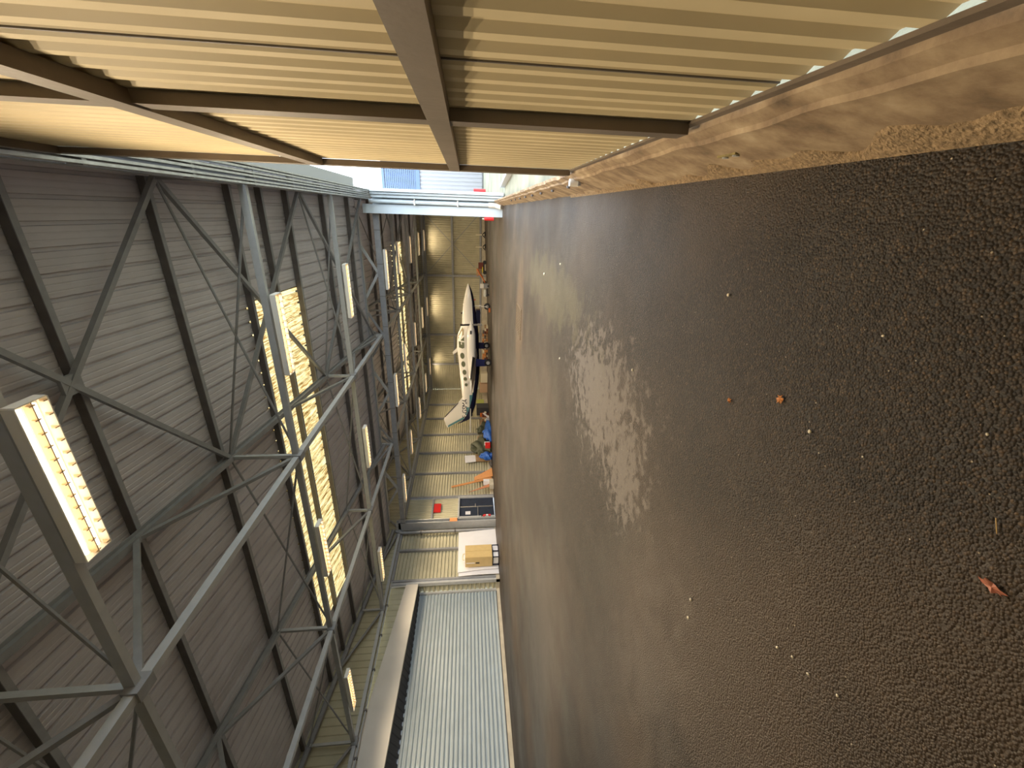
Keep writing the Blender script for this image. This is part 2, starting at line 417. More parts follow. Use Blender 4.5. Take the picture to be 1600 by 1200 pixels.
# valley truss ------------------------------------------------------
t = thing('valley_truss', 'heavy grey double beam with W bracing across the middle of the hall', 'truss', (-9, VALLEY, 5.35))
MB().ibeam((-.25, VALLEY, 6.34), (-17.15, VALLEY, 6.34), .26, .22).build('top_beam', steel_light, t)
MB().bar((-.25, VALLEY, 5.48), (-17.15, VALLEY, 5.48), .2, .25).build('bottom_beam', steel, t)
for xm in (-2.75, -8.75, -14.75):
    for s in (-1, 1): MB().bar((xm, VALLEY, 5.6), (xm + s * 1.15, VALLEY, 6.25), .1, .12).build('diagonal', steel_light, t)
for xm in GX[1:3]:
    MB().bar((xm, VALLEY, 5.6), (xm, VALLEY, 6.25), .1, .1).build('strut', steel_light, t)
    for s in (-1, 1): MB().bar((xm, VALLEY, 5.6), (xm + s * 1.1, VALLEY, 6.25), .08, .1).build('diagonal', steel, t)
for x in [-.9 - 1.45 * i for i in range(12)]:
    MB().box((x - .012, VALLEY - .108, 5.35), (x + .012, VALLEY + .108, 5.612)).build('joint_strip', purlinm, t)

# ------------------------------------------------------------------ cladding helper
def clad_v(x=None, y=None, a0=0, a1=1, z0=0, z1=1, p=.2, dep=.035, normal=1, top=None, w=(.5, .12)):
    """sheet with ribs running vertically; along x or y from a0 to a1; ribs project along +-normal. top(a) gives a sloping head"""
    prof = []; a = a0; fl = p * w[0]; sl = p * w[1]
    while a < a1 - 1e-6:
        for d, o in ((0, 0), (fl, 0), (fl + sl, dep), (p - sl, dep)):
            if a + d <= a1: prof.append((a + d, o))
        a += p
    prof.append((a1, 0))
    m = MB(); vs = []; n = len(prof)
    for z in (0, 1):
        for (q, o) in prof:
            zz = z0 if z == 0 else (top(q) if top else z1)
            vs.append((q, y + normal * o, zz) if y is not None else (x + normal * o, q, zz))
    return m.add(vs, [(i, i + 1, n + i + 1, n + i) for i in range(n - 1)])
def clad_h(x=None, y=None, a0=0, a1=1, z0=0, z1=1, p=.2, dep=.035, normal=1, w=(.5, .12)):
    prof = []; z = z0; fl = p * w[0]; sl = p * w[1]
    while z < z1 - 1e-6:
        for d, o in ((0, 0), (fl, 0), (fl + sl, dep), (p - sl, dep)):
            if z + d <= z1: prof.append((z + d, o))
        z += p
    prof.append((z1, 0))
    m = MB(); vs = []; n = len(prof)
    for a in (a0, a1):
        for (q, o) in prof: vs.append((a, y + normal * o, q) if y is not None else (x + normal * o, a, q))
    return m.add(vs, [(i, i + 1, n + i + 1, n + i) for i in range(n - 1)])

# back wall ---------------------------------------------------------
m = clad_v(y=YB + .1, a0=-15, a1=.9, z0=-.3, z1=6.4, p=.2, dep=.06, w=(.5, .08))
c = clad_h(y=YB + .1, a0=-18.2, a1=-15, z0=-.4, z1=6.4, p=.2, dep=.06, w=(.5, .08)); m.add(c.v, c.f)
st('wall_back', m, cream)
st('baseboard_back', MB().box((-18, YB - .02, -.5), (.9, YB + .1, .2)), conc_pale)
for z, l in ((5.55, 'dark horizontal rail along the top of the back wall'), (3.0, 'dark horizontal rail halfway up the back wall'), (.33, 'dark horizontal rail low on the back wall')):
    tag(MB().box((-15 if z < 5 else -17.9, YB - .02, z - .09), (.8, YB + .09, z + .09)).build('wall_rail', steel), l, 'rail', 'rails on the back wall')
for x, l in ((-5.85, 'dark steel post on back wall above the aircraft nose'), (-11.75, 'dark steel post on back wall behind the aircraft cockpit'), (-14.95, 'dark steel post where the back wall ribs turn horizontal')):
    tag(MB().ibeam((x, YB - .1, .0), (x, YB - .1 + .001, 6.1), .12, .16).build('wall_post', steel) if False else MB().box((x - .09, YB - .14, -.25), (x + .09, YB + .05, 6.15)).build('wall_post', steel), l, 'post', 'posts on the back wall')
t = thing('wall_brace', 'thin steel X brace on the right part of the back wall', 'brace', (-3, YB - .2, 0))
MB().bar((-5.8, YB - .2, 5.6), (-.5, YB - .2, .7), .07, .05).build('rod', steel, t)
MB().bar((-5.0, YB - .26, .9), (-.3, YB - .26, 5.5), .07, .05).build('rod', steel, t)

# left wall ---------------------------------------------------------
XW = -17.92
m = MB()
for (a, b, z0, z1) in ((16.1, 20.6, -.1, 5.6), (22.75, YB + .1, -.5, 5.6)):
    c = clad_h(x=XW, a0=a, a1=b, z0=z0, z1=z1, p=.19, dep=-.06, normal=1, w=(.55, .08)); m.add(c.v, c.f)
c = clad_v(x=XW, a0=20.6, a1=22.75, z0=2.25, z1=5.6, p=.2, dep=-.035); m.add(c.v, c.f)
st('wall_left', m, cream)
def topf(y): return rz(y, y > VALLEY)
m = clad_v(x=XW - .08, a0=11.6, a1=16.1, z0=4.45, z1=5.0, p=.3, dep=-.03, w=(.72, .08))
c = clad_v(x=XW - .08, a0=-4, a1=16.1, z0=5.0, z1=5.62, p=.3, dep=-.03, w=(.72, .08)); m.add(c.v, c.f)
c = clad_v(x=XW - .02, a0=-4, a1=VALLEY, z0=5.6, p=.3, dep=-.03, top=lambda q: rz(q, False), w=(.72, .08)); m.add(c.v, c.f)
c = clad_v(x=XW - .02, a0=VALLEY, a1=YB + .1, z0=5.6, p=.3, dep=-.03, top=lambda q: rz(q, True), w=(.72, .08)); m.add(c.v, c.f)
st('wall_left', m, cream)
PL = [(16.1, 'dark steel wall post at the right side of the roller shutter recess'), (18.2, 'steel wall post rising behind the white sheets'), (22.85, 'steel wall post at the far side of the dark blue door'),
      (25.6, 'steel wall post beyond the leaning orange planks'), (28.4, 'steel wall post above the green tarpaulin heap'), (31.3, 'steel wall post behind the tail fin tip'),
      (34.3, 'steel wall post above the tail fin of the aircraft'), (37.3, 'steel wall post nearest the back left corner')]
for y, l in PL:
    zb = fz(-17.8, y)
    tag(MB().box((XW + .005, y - .06, zb + .02), (XW + .15, y + .06, 5.62)).build('wall_post', steel), l, 'post', 'posts on the left wall')
tag(MB().box((XW + .01, 16.2, 5.50), (XW + .13, YB - .2, 5.62)).build('eave_beam', steel), 'grey eave beam along the top of the left wall', 'beam')
t = thing('conduit', 'thin steel conduit clipped along the left eave above the shutter', 'conduit', (-17.6, 6, 5.5))
MB().tube((-17.6, -3, 5.52), (-17.6, 15.9, 5.52), .03, 8).build('pipe', steel_light, t)
for i in range(12): MB().box((-17.66, -2 + i * 1.5, 5.47), (-17.54, -1.94 + i * 1.5, 5.58)).build('clip', purlinm, t)
st('baseboard_left', MB().box((-18, 22.8, -.6), (-17.80, YB, .12)).box((-18, 16.1, -.2), (-17.8, 20.5, .13)), conc_pale)

# shutter recess ----------------------------------------------------
st('trim_2', MB().add([(-17.80, 16.0, 4.2), (-17.80, 16.0, 4.80), (-17.80, 9.4, 5.62), (-17.80, -4, 5.9), (-17.80, -4, 4.95), (-17.80, 8.3, 4.54), (-17.80, 12, 4.40)], [(0, 1, 2, 3, 4, 5, 6)])
   .add([(-17.95, 16.0, 4.2), (-17.95, 16.0, 4.80), (-17.95, 9.4, 5.62), (-17.95, -4, 5.9), (-17.95, -4, 4.95), (-17.95, 8.3, 4.54), (-17.95, 12, 4.40)], [(6, 5, 4, 3, 2, 1, 0)])
   .add([(-17.80, 16.0, 4.2), (-17.80, 12, 4.40), (-17.80, 8.3, 4.54), (-17.80, -4, 4.95), (-17.95, -4, 4.95), (-17.95, 8.3, 4.54), (-17.95, 12, 4.40), (-17.95, 16, 4.2)], [(0, 1, 6, 7), (1, 2, 5, 6), (2, 3, 4, 5)]), beige_panel)
st('trim_3', MB().box((-17.93, 15.8, 4.75), (-17.86, 16.1, 5.62)), beige_panel)
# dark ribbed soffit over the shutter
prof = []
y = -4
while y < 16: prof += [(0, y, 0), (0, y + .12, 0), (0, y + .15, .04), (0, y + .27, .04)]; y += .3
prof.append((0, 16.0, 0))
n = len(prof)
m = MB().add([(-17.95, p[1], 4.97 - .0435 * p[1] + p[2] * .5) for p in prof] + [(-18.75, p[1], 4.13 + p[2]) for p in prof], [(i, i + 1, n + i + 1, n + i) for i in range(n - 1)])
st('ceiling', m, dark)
# roller shutter
t = thing('roller_shutter', 'wide closed grey roller shutter with horizontal corrugated slats', 'shutter', (-18.6, 6, .15))
prof = []; z = .16; 
while z < 4.16:
    prof += [(-18.62, 0, z), (-18.57, 0, z + .02), (-18.56, 0, z + .06), (-18.57, 0, z + .10), (-18.62, 0, z + .12), (-18.625, 0, z + .15)]; z += .17
m = MB().sheet(prof, (0, -4, 0), (0, 15.9, 0)); o = m.build('slat_curtain', shutterm, t)
MB().box((-18.63, -4, .13), (-18.56, 15.9, .19)).build('bottom_bar', dark, t)
MB().box((-18.60, 15.82, .15), (-18.48, 15.93, 4.2)).build('guide_rail', steel_light, t)
# reveal
st('wall_left', clad_h(y=16.0, a0=-18.75, a1=-17.9, z0=.15, z1=4.3, p=.24, dep=-.06, normal=1, w=(.5, .1)), cream)
st('trim_4', MB().box((-17.98, 15.86, .0), (-17.78, 15.98, 5.6)), steel_light)
st('baseboard_left', MB().box((-18.8, -4, -.05), (-18.42, 15.86, .15)).box((-18.8, 15.86, -.05), (-17.76, 16.3, .18)), conc_pale)

# steel columns at the valley --------------------------------------
t = thing('steel_column', 'tall grey steel column at left wall between door and white sheets', 'column', (-17.3, 19.9, 0))
MB().box((-17.75, 19.72, fz(-17, 19.8)), (-17.2, 19.76, 5.9)).box((-17.75, 19.98, -.02), (-17.2, 20.02, 5.9)).box((-17.5, 19.76, -.02), (-17.46, 19.98, 5.9)).build('shaft', steel_light, t)
MB().box((-17.85, 19.72, 5.62), (-17.15, 20.1, 5.75)).build('head_bracket', steel, t)
t = thing('drain_pipe', 'dark grey drain pipe running down beside the left steel column', 'pipe', (-17.55, 19.35, 0))
MB().path([(-17.6, 19.55, 5.9), (-17.64, 19.48, 5.7), (-17.68, 19.46, 5.5), (-17.68, 19.46, .1)], .09, 12).build('pipe', steel, t, smooth=True)
MB().box((-17.82, 19.35, 2.4), (-17.56, 19.57, 2.45)).box((-17.82, 19.35, 4.4), (-17.56, 19.57, 4.45)).build('bracket', purlinm, t)

t = thing('steel_column', 'pale steel column at the far jamb of the side door opening', 'column', (-.05, 19.4, 0))
MB().box((-.22, 19.3, 0), (.14, 19.34, 5.9)).box((-.22, 19.72, 0), (.14, 19.76, 5.9)).box((-.06, 19.34, 0), (-.02, 19.72, 5.9)).build('shaft', jamb_white, t)
t = thing('drain_pipe', 'white drain pipe beside the jamb column with bright bottom elbow', 'pipe', (.26, 19.2, 0))
MB().tube((.26, 19.22, .45), (.26, 19.22, 5.6), .085, 16).build('pipe', jamb_white, t, smooth=True)
MB().path([(.26, 19.22, .62), (.26, 19.22, .3), (.22, 19.12, .15), (.20, 19.05, .06)], .11, 12).build('elbow', white_enamel, t, smooth=True)
for z in (1.9, 3.7): MB().box((.14, 19.1, z), (.38, 19.3, z + .05)).build('bracket', white_enamel, t)
st('trim_5', MB().box((.40, 19.05, 0), (.50, 19.6, 5.5)).box((.52, 18.95, 0), (.60, 19.6, 5.5)).box((.62, 18.85, 0), (.74, 19.6, 5.5)).box((.14, 19.45, 0), (.62, 19.6, 5.5)), jamb_white)
st('wall_right', clad_v(x=.7, a0=19.6, a1=YB + .2, z0=0, p=.2, dep=.04, top=lambda q: rz(q, True)), cream)

# head of the side opening: wall above the tracks
st('wall_right', clad_v(x=.62, a0=-4, a1=VALLEY, z0=5.95, p=.3, dep=.03, top=lambda q: rz(q, False), w=(.72, .08)), roofm)
st('trim_6', MB().bar((.42, -4, 5.84), (.42, 19.6, 5.84), .2, .22), steel)
st('wall_front', clad_v(y=-4, a0=-18.9, a1=.9, z0=0, z1=9.05, p=.25, dep=.04, normal=-1), cream)

# sliding door tracks
for x, l in ((.37, 'galvanised inner sliding door track above the opening'), (.50, 'galvanised middle sliding door track above the opening'), (.63, 'galvanised outer sliding door track above the opening')):
    t = thing('door_track', l, 'track', (x, 4.6, 5.5), 'door tracks over the side opening')
    MB().box((x - .045, -4, 5.60), (x + .045, 19.1, 5.66)).box((x - .045, -4, 5.48), (x - .035, 19.1, 5.60)).box((x + .035, -4, 5.48), (x + .045, 19.1, 5.60)).build('channel', trackm, t)
    MB().box((x - .045, -4, 5.475), (x - .012, 19.1, 5.485)).box((x + .012, -4, 5.475), (x + .045, 19.1, 5.485)).build('lips', trackm, t)
    for i in range(8):
        yy = 5.3 + 1.9 * i
        MB().box((x - .055, yy - .03, 5.5), (x + .055, yy + .03, 5.67)).build('hanger', steel_light, t)

# ------------------------------------------------------------------ sliding door (open leaf) close on the right
t = thing('sliding_door', 'large cream ribbed sliding door leaf with brown steel frame, close by', 'door', (.42, 1.5, .38))
m = clad_v(x=.435, a0=-3.4, a1=4.78, z0=.42, z1=5.42, p=.14, dep=.018, w=(.34, .22))
m.build('cladding', cream_door, t)
X0, X1 = .40, .44
for y0, y1 in ((2.24, 2.36), (4.78, 4.92), (-3.5, -3.38), (-.3, -.18)):
    MB().box((X0 - .02, y0, .42), (X1 - .006, y1, 5.42)).build('post', doorsteel, t)
for z0, z1 in ((2.93, 3.05), (1.58, 1.68), (5.3, 5.44)):
    MB().box((X0 - .03, -3.4, z0), (X1 - .006, 4.8, z1)).build('rail', doorsteel, t)
MB().bar((.375, 1.15, 1.72), (.375, 1.15, 1.721), .01).build('bottom_rail_bolt', doorsteel, t) if False else None
MB().box((X1 - .02, -3.4, .386), (X1 - .006, 4.9, .43)).build('bottom_rail', doorsteel, t)
# seam lines where sheets overlap
for y in (-.5, .55, 1.6, 2.95): MB().box((.438, y, .43), (.4435, y + .008, 5.3)).build('seam', purlinm, t)

# curb along the right side ----------------------------------------
def crumble(y): return .055 + .05 * math.sin(y * 3.1) * math.sin(y * 7.7 + 1) + .03 * math.sin(y * 17 + 2) + (.03 if y < 2.2 else -.02)
cs = [(.25, -.05), (.25, 0), (.345, .28), (.352, .31), (.372, .318), (.40, .375), (.436, .385), (.436, -.05)]
ys = [-4 + .1 * i for i in range(0, 235)]
rings = []
for y in ys:
    j = .004 * math.sin(y * 5.3) + .003 * math.sin(y * 13)
    rings.append([Vector((x + (j if 0 < i < 6 else 0), y, z + (0 if z <= 0 else j))) for i, (x, z) in enumerate(cs)])
mb = MB().loft(rings); o = st('wall_right', mb, curbm)
# crumbled strip at its foot
mb = MB(); ys2 = [-.5 + .035 * i for i in range(0, 200)]; vs = []
for y in ys2:
    h = max(.006, crumble(y) * (1 if y < 4.5 else .6)) + random.uniform(-.006, .006)
    vs += [(.225, y, 0), (.25 + h * .33 - .010, y, h * .9), (.25 + h * .33 + .004, y, h)]
mb.add(vs, [(3 * i + k, 3 * i + 3 + k, 3 * i + 4 + k, 3 * i + 1 + k) for i in range(len(ys2) - 1) for k in (0, 1)])
st('baseboard_right', mb, curb_raw)
# bolts and fixings on the curb beyond the door
for i in range(8):
    y = 5.6 + 1.05 * i
    tag(MB().tube((.335, y, .24), (.30, y, .25), .022, 8).build('anchor_bolt', purlinm), 'rusty anchor bolt in the concrete kerb beyond the door leaf', 'bolt', 'bolts along the kerb')
t = thing('guide_roller', 'small white guide roller fixed where the door leaf ends on kerb', 'roller', (.33, 5.05, .3))
MB().tube((.33, 5.05, .26), (.33, 5.05, .36), .04, 12).build('wheel', white_enamel, t); MB().box((.30, 5.0, .24), (.38, 5.1, .27)).build('bracket', steel, t)
t = thing('pipe_stub', 'yellowed metal bracket with two holes set in the kerb face', 'bracket', (.30, 2.25, .14))
MB().box((.300, 2.19, .135), (.318, 2.35, .185)).build('plate', mat('dull yellow metal', (.30, .24, .09), .6, noise=.4, nscale=30), t)
for y in (2.22, 2.31): MB().tube((.294, y, .16), (.303, y, .16), .017, 10).build('hole_ring', steel_light, t)

# ------------------------------------------------------------------ outside
mb = MB().add([(.47, -6, -.05), (40, -6, -.05), (40, 70, -.05), (.47, 70, -.05)], [(0, 1, 2, 3)])
st('floor', mb, groundm)
t = thing('neighbour_building', 'white ribbed building with blue louvre band seen through the side opening', 'building', (8, 45, 0))
clad_v(y=45, a0=.9, a1=18, z0=.1, z1=6.1, p=.35, dep=.05).build('wall', ext_white, t)
mm = MB()
for i in range(16): mm.bar((1.2, 45 - .02, 6.6 + i * .18), (18, 45 - .02, 6.6 + i * .18), .05, .13)
mm.build('louvre', ext_blue, t)
MB().box((.95, 44.9, 6.1), (18, 45.1, 6.5)).box((.95, 44.9, 9.45), (18, 45.1, 9.7)).build('frame', ext_blue, t)
MB().box((.9, 45.15, 0), (18, 50, 9.6)).build('core', ext_grey, t)
tag(MB().box((.76, -4, 5.98), (1.06, 18.5, 6.25)).box((.66, -4, 6.2), (.78, 18.5, 6.25)).build('eave_gutter', ext_grey), 'grey eave gutter outside above the side opening against white sky', 'gutter')
tag(MB().bar((2.0, 9, .05), (1.0, 19, .05), .12, .2).build('kerb_edge', ext_grey), 'grey kerb edge crossing the mossy ground outside', 'kerb')
tag(MB().tube((.80, 19.1, .75), (.80, 19.1, 1.25), .07, 10).build('fire_extinguisher', red), 'small red extinguisher hung outside the white jamb', 'extinguisher')

# ------------------------------------------------------------------ lamps
def make_lamp():
    r = thing('ceiling_lamp', 'x', 'lamp', (0, 0, 0), 'twin-tube louvred lamps under the cross trusses')
    L, W, H = 1.78, .30, .11
    MB().box((0, -.01, .10), (-L, W, .115)).box((0, -.012, 0), (-L, 0, .11)).box((0, W, 0), (-L, W + .012, .11)).box((0, 0, 0), (.012, W, .11)).box((-L - .012, 0, 0), (-L, W, .11)).build('housing', white_enamel, r, local=True)
    for yy in (.075, .215):
        MB().tube((-.04, yy, .058), (-L + .04, yy, .058), .021, 10).build('tube', tubem, r, local=True)
    lv = MB()
    for i in range(13):
        x = -.03 - (L - .06) * i / 12
        for (a, b) in ((.115, .175), (.255, .298)):
            lv.add([(x, a, .0), (x, b, .0), (x, b, .075), (x, a, .035), (x - .012, a, .0), (x - .012, b, .0), (x - .012, b, .075), (x - .012, a, .035)], [(0, 1, 2, 3), (7, 6, 5, 4), (0, 4, 5, 1), (1, 5, 6, 2), (2, 6, 7, 3), (3, 7, 4, 0)])
    lv.box((0, .14, .0), (-L, .152, .08))
    lv.build('louvre', reflector, r, local=True)
    for i, x in enumerate((-.45, -1.35)):
        l = bpy.data.lights.new('lamp_light', 'SPOT'); l.energy = LAMP_W; l.color = (1.0, .89, .72); l.spot_size = math.radians(165); l.spot_blend = .6; l.shadow_soft_size = .04
        o = bpy.data.objects.new('lamp_light', l); C.objects.link(o); o.parent = r; o.location = (x, .145, -.03)
    return r
lamp0 = make_lamp(); used = False
posn = ['right', 'middle', 'left']
rowl = {0: 'nearest the camera', 1: 'in the second row, before the close skylight', 2: 'in the third row, beyond the close skylight', 3: 'under the valley beam',
        4: 'in the first row beyond the valley beam', 5: 'in the second row beyond the valley beam', 6: 'in the third row beyond the valley beam', 7: 'in the last row before the back wall'}
for k in range(8):
    for j, x in enumerate((-1.75, -7.85, -14.05)):
        if k == 0 and j > 0: continue
        y = TY[k] + (-.08 if k < 3 else .0)
        if k == 3: y = VALLEY + .15
        if k == 7: y = YB - .9
        o = lamp0 if not used else copy_tree(lamp0); used = True
        o.location = (x, y, 5.50 if k != 3 else 5.23)
        o['label'] = 'glowing twin-tube louvred lamp nearest the camera' if k == 0 else 'white louvred twin-tube lamp, %s one %s' % (posn[j], rowl[k])
        o['category'] = 'lamp'
        ff = {7: .22, 6: .55, 5: .6, 4: .6}.get(k, 1.0)
        for ch in o.children:
            if ch.type == 'LIGHT':
                ch.data = ch.data.copy(); ch.data.energy = LAMP_W * ff
                if k == 0: ch.data.color = (1.0, .80, .54); ch.data.energy = LAMP_W * 1.6

# ------------------------------------------------------------------ left wall furniture
# blue double door
t = thing('steel_door', 'dark blue double door with metal bars and a white note', 'door', (-17.8, 21.6, 0))
zf = -.02
MB().box((-17.95, 20.65, zf), (-17.72, 20.75, 2.25)).box((-17.95, 22.62, zf), (-17.72, 22.72, 2.25)).box((-17.95, 20.65, 2.2), (-17.72, 22.72, 2.3)).build('frame', steel_light, t)
l1 = MB().box((-17.88, 20.76, zf), (-17.82, 21.68, 2.2)).build('leaf', navy_door, t)
l2 = MB().box((-17.88, 21.70, zf), (-17.82, 22.61, 2.2)).build('leaf', navy_door, t)
MB().box((-17.815, 20.8, 1.0), (-17.76, 21.65, 1.05)).build('push_bar', chrome, l1)
MB().box((-17.815, 21.66, .05), (-17.77, 21.74, 2.15)).build('lock_rod', chrome, l2)
MB().box((-17.81, 21.62, 1.15), (-17.74, 21.95, 1.2)).build('handle', chrome, l2)
MB().box((-17.818, 21.0, 1.5), (-17.81, 21.3, 1.82)).build('notice', white_sheet, l1)
tag(MB().box((-17.86, 21.35, 3.4), (-17.80, 22.15, 3.85)).build('wall_sign', red), 'red rectangular sign on rail above the dark blue door', 'sign')
tag(MB().box((-17.90, 20.62, 3.88), (-17.78, 22.75, 3.98)).build('wall_rail', steel), 'short steel rail over the red sign on the left wall', 'rail')
tag(MB().box((-17.198, 19.72, 2.3), (-17.185, 20.02, 2.75)).build('wall_sign', mat('pale orange sign', (.75, .30, .12), .5)), 'small pale orange sign high on the left steel column', 'sign')
def extinguisher(x, y, z, label):
    t = thing('fire_extinguisher', label, 'extinguisher', (x, y, z))
    MB().tube((x, y, z), (x, y, z + .42), .085, 14).ball((x, y, z + .42), .085, .085, .06).build('cylinder', red, t, smooth=True)
    MB().tube((x, y, z + .46), (x, y, z + .53), .03, 8).box((x - .05, y - .02, z + .52), (x + .09, y + .02, z + .56)).build('valve', black, t)
    MB().path([(x + .05, y, z + .5), (x + .12, y + .02, z + .4), (x + .11, y + .02, z + .12)], .015, 6).build('hose', black, t)
    MB().box((x - .03, y - .205, z + .08), (x + .03, y - .07, z + .36)).build('wall_bracket', steel, t)
    MB().box((x - .02, y - .087, z + .15), (x + .089, y + .05, z + .28)).build('label_band', white_sheet, t)
extinguisher(-17.28, 20.22, .27, 'red fire extinguisher with white label between blue door and left steel column')
t = thing('fire_extinguisher', 'red fire extinguisher on the inner side of the jamb column', 'extinguisher', (-.297, 19.32, .4))
MB().tube((-.297, 19.32, .38), (-.297, 19.32, .76), .075, 14).ball((-.297, 19.32, .76), .075, .075, .05).build('cylinder', red, t, smooth=True); MB().tube((-.297, 19.32, .8), (-.297, 19.32, .88), .02, 8).build('valve', white_enamel, t)

# white sheets leaning, cabinet
def bent_sheet(y0, y1, z1, xb, xt, name, label, sk=0, curl=.25):
    rings = []; m = MB(); vs = []; NY, NZ = 10, 6
    for i in range(NY + 1):
        for j2 in range(NZ + 1):
            u = i / NY; v = j2 / NZ
            vs.append((xb + (xt - xb) * v + .03 * math.sin(math.pi * v) * (1 - u), y0 + (y1 - y0) * u + (sk * (1 - v)), .02 + (z1 - .02) * v - curl * .0 + .0))
    n = len(vs); vs2 = [(x - .02, y, z) for x, y, z in vs]
    fs = [(i * (NZ + 1) + j2, (i + 1) * (NZ + 1) + j2, (i + 1) * (NZ + 1) + j2 + 1, i * (NZ + 1) + j2 + 1) for i in range(NY) for j2 in range(NZ)]
    m.add(vs + vs2, fs + [tuple(n + k for k in reversed(f)) for f in fs]
          + [(i * (NZ + 1) + NZ, (i + 1) * (NZ + 1) + NZ, n + (i + 1) * (NZ + 1) + NZ, n + i * (NZ + 1) + NZ) for i in range(NY)]
          + [(j2, j2 + 1, n + j2 + 1, n + j2) for j2 in range(NZ)] + [(NY * (NZ + 1) + j2, NY * (NZ + 1) + j2 + 1, n + NY * (NZ + 1) + j2 + 1, n + NY * (NZ + 1) + j2) for j2 in range(NZ)])
    tag(m.build(name, white_sheet, smooth=False), label, 'sheet')
bent_sheet(16.12, 19.33, 2.16, -17.66, -17.71, 'white_board', 'large white board leaning on wall, rearmost behind the beige cabinet')
bent_sheet(16.3, 19.25, 2.2, -17.58, -17.64, 'white_board', 'large white board leaning in front, its edge curling beside the cabinet', sk=.1)
t = thing('metal_cabinet', 'beige two-door metal cabinet in front of the white boards', 'cabinet', (-17.17, 16.92, 0))
MB().box((-17.5, 16.5, .36), (-16.85, 17.38, 1.80)).build('body', cabinet_m, t, bevel=.01)
MB().box((-16.852, 16.52, .39), (-16.835, 16.935, 1.78)).build('door', cabinet_m, t)
d = MB().box((-16.852, 16.945, .39), (-16.835, 17.36, 1.78)).build('door', cabinet_m, t)
MB().box((-17.25, 16.485, 1.3), (-17.21, 16.502, 1.75)).build('label_slot', white_sheet, t)
MB().box((-17.27, 16.48, 1.05), (-17.2, 16.502, 1.25)).build('handle', black, t)
m = MB()
for x in (-17.45, -16.9):
    m.bar((x, 16.5, .34), (x, 17.38, .34), .04).bar((x, 16.5, .02), (x, 17.38, .02), .04)
    for y in (16.52, 16.94, 17.36): m.bar((x, y, .0), (x, y, .36), .04)
m.build('stand', navy, t)
for a, b in ((16.56, 16.9), (16.98, 17.32)):
    tag(MB().box((-17.4, a, .04), (-16.94, b, .30)).build('white_box', white_sheet), 'white box under the beige cabinet, %s' % ('nearer the roller shutter' if a < 16.7 else 'nearer the blue door'), 'box')
tag(MB().path([(-17.2, 16.7, 1.83), (-17.2, 16.74, 1.92), (-17.2, 16.9, 1.95), (-17.2, 17.1, 1.92), (-17.2, 17.15, 1.83)], .035, 8).build('rolled_cloth', stone), 'pale rolled cloth lying on top of the beige cabinet', 'cloth')

# planks by the blue door
t = MB().bar((-17.2, 23.95, .0), (-17.7, 23.75, 2.8), .16, .05, up=(1, 0, 0)).build('wooden_plank', wood); tag(t, 'long orange wooden plank leaning upright against the left wall', 'plank')
t = MB().prism([(-17.1, 24.0, -.08), (-17.1, 25.0, -.08), (-17.5, 24.5, 1.2), (-17.5, 24.1, 1.2)], (.03, 0, .01)).build('wooden_board', wood); tag(t, 'short tapered orange board leaning beside the long plank', 'board')
t = MB().prism([(-17.2, 22.95, .2), (-17.2, 23.25, .2), (-17.6, 22.95, 1.6)], (.03, 0, .01)).build('wooden_board', mat('red brown wood', (.42, .17, .08), .6)); tag(t, 'narrow brown board leaning next to the dark blue door frame', 'board')
tag(MB().box((-17.3, 23.3, .2), (-17.0, 23.58, .6)).build('white_box', white_sheet), 'small white box beside the foot of the long plank', 'box')
tag(MB().box((-17.35, 22.9, -.08), (-17.0, 23.6, .2), ).build('concrete_block', conc_pale), 'pale block on floor below the planks', 'block')
tag(MB().box((-17.8, 24.9, -.1), (-17.55, 25.3, .5)).build('storage_crate', dark), 'dark crate on the floor behind the tapered board', 'crate')
# cables and bags
def scribble(c, r, n, rad, m, name, label, cat, zmin=.0):
    pts = []; 
    for i in range(n):
        a = i * 2.4; pts.append((c[0] + r[0] * math.sin(a) * random.uniform(.5, 1), c[1] + r[1] * math.cos(a * .7) * random.uniform(.5, 1), max(zmin, c[2] + r[2] * abs(math.sin(a * 1.3)))))
    tag(MB().path(pts, rad, 6).build(name, m), label, cat)
scribble((-17.0, 25.35, -.08), (.25, .4, .35), 18, .02, purlinm, 'coiled_cable', 'dark coiled cable tangle on floor beyond the planks', 'cable', -.08)
scribble((-17.3, 26.0, 0), (.15, .4, .6), 8, .012, black, 'hanging_cable', 'thin dark cable drooping from wall beside the red box', 'cable')
# tarps
def lump(c, r, seed, m, name, label, cat, rough=.35, n=40, mm=22, flat=None):
    random.seed(seed); f = [(random.uniform(1, 5), random.uniform(1, 5), random.uniform(0, 6), random.uniform(.3, 1)) for _ in range(8)]
    mb = MB(); vs = []; fs = []
    for j2 in range(mm + 1):
        ph = math.pi * j2 / mm
        for i in range(n):
            th = 2 * math.pi * i / n; d = 0
            for a, b, p_, w_ in f: d += w_ * math.sin(round(a) * th + b * ph * 2 + p_) / (a + b) * 1.5
            s = 1 + rough * d + .06 * abs(math.sin(th * 6 + ph * 5))
            vs.append((c[0] + r[0] * s * math.sin(ph) * math.cos(th), c[1] + r[1] * s * math.sin(ph) * math.sin(th), max(fz(c[0], c[1]) + .005, c[2] + r[2] * s * math.cos(ph))))
    for j2 in range(mm):
        for i in range(n): fs.append((j2 * n + i, j2 * n + (i + 1) % n, (j2 + 1) * n + (i + 1) % n, (j2 + 1) * n + i))
    mb.add(vs, fs); return tag(mb.build(name, m, smooth=True), label, cat)
lump((-17.15, 28.0, .5), (.42, 1.15, .70), 3, oliveg, 'green_tarpaulin', 'crumpled dark green tarpaulin heaped over goods at left wall', 'tarpaulin', .45)
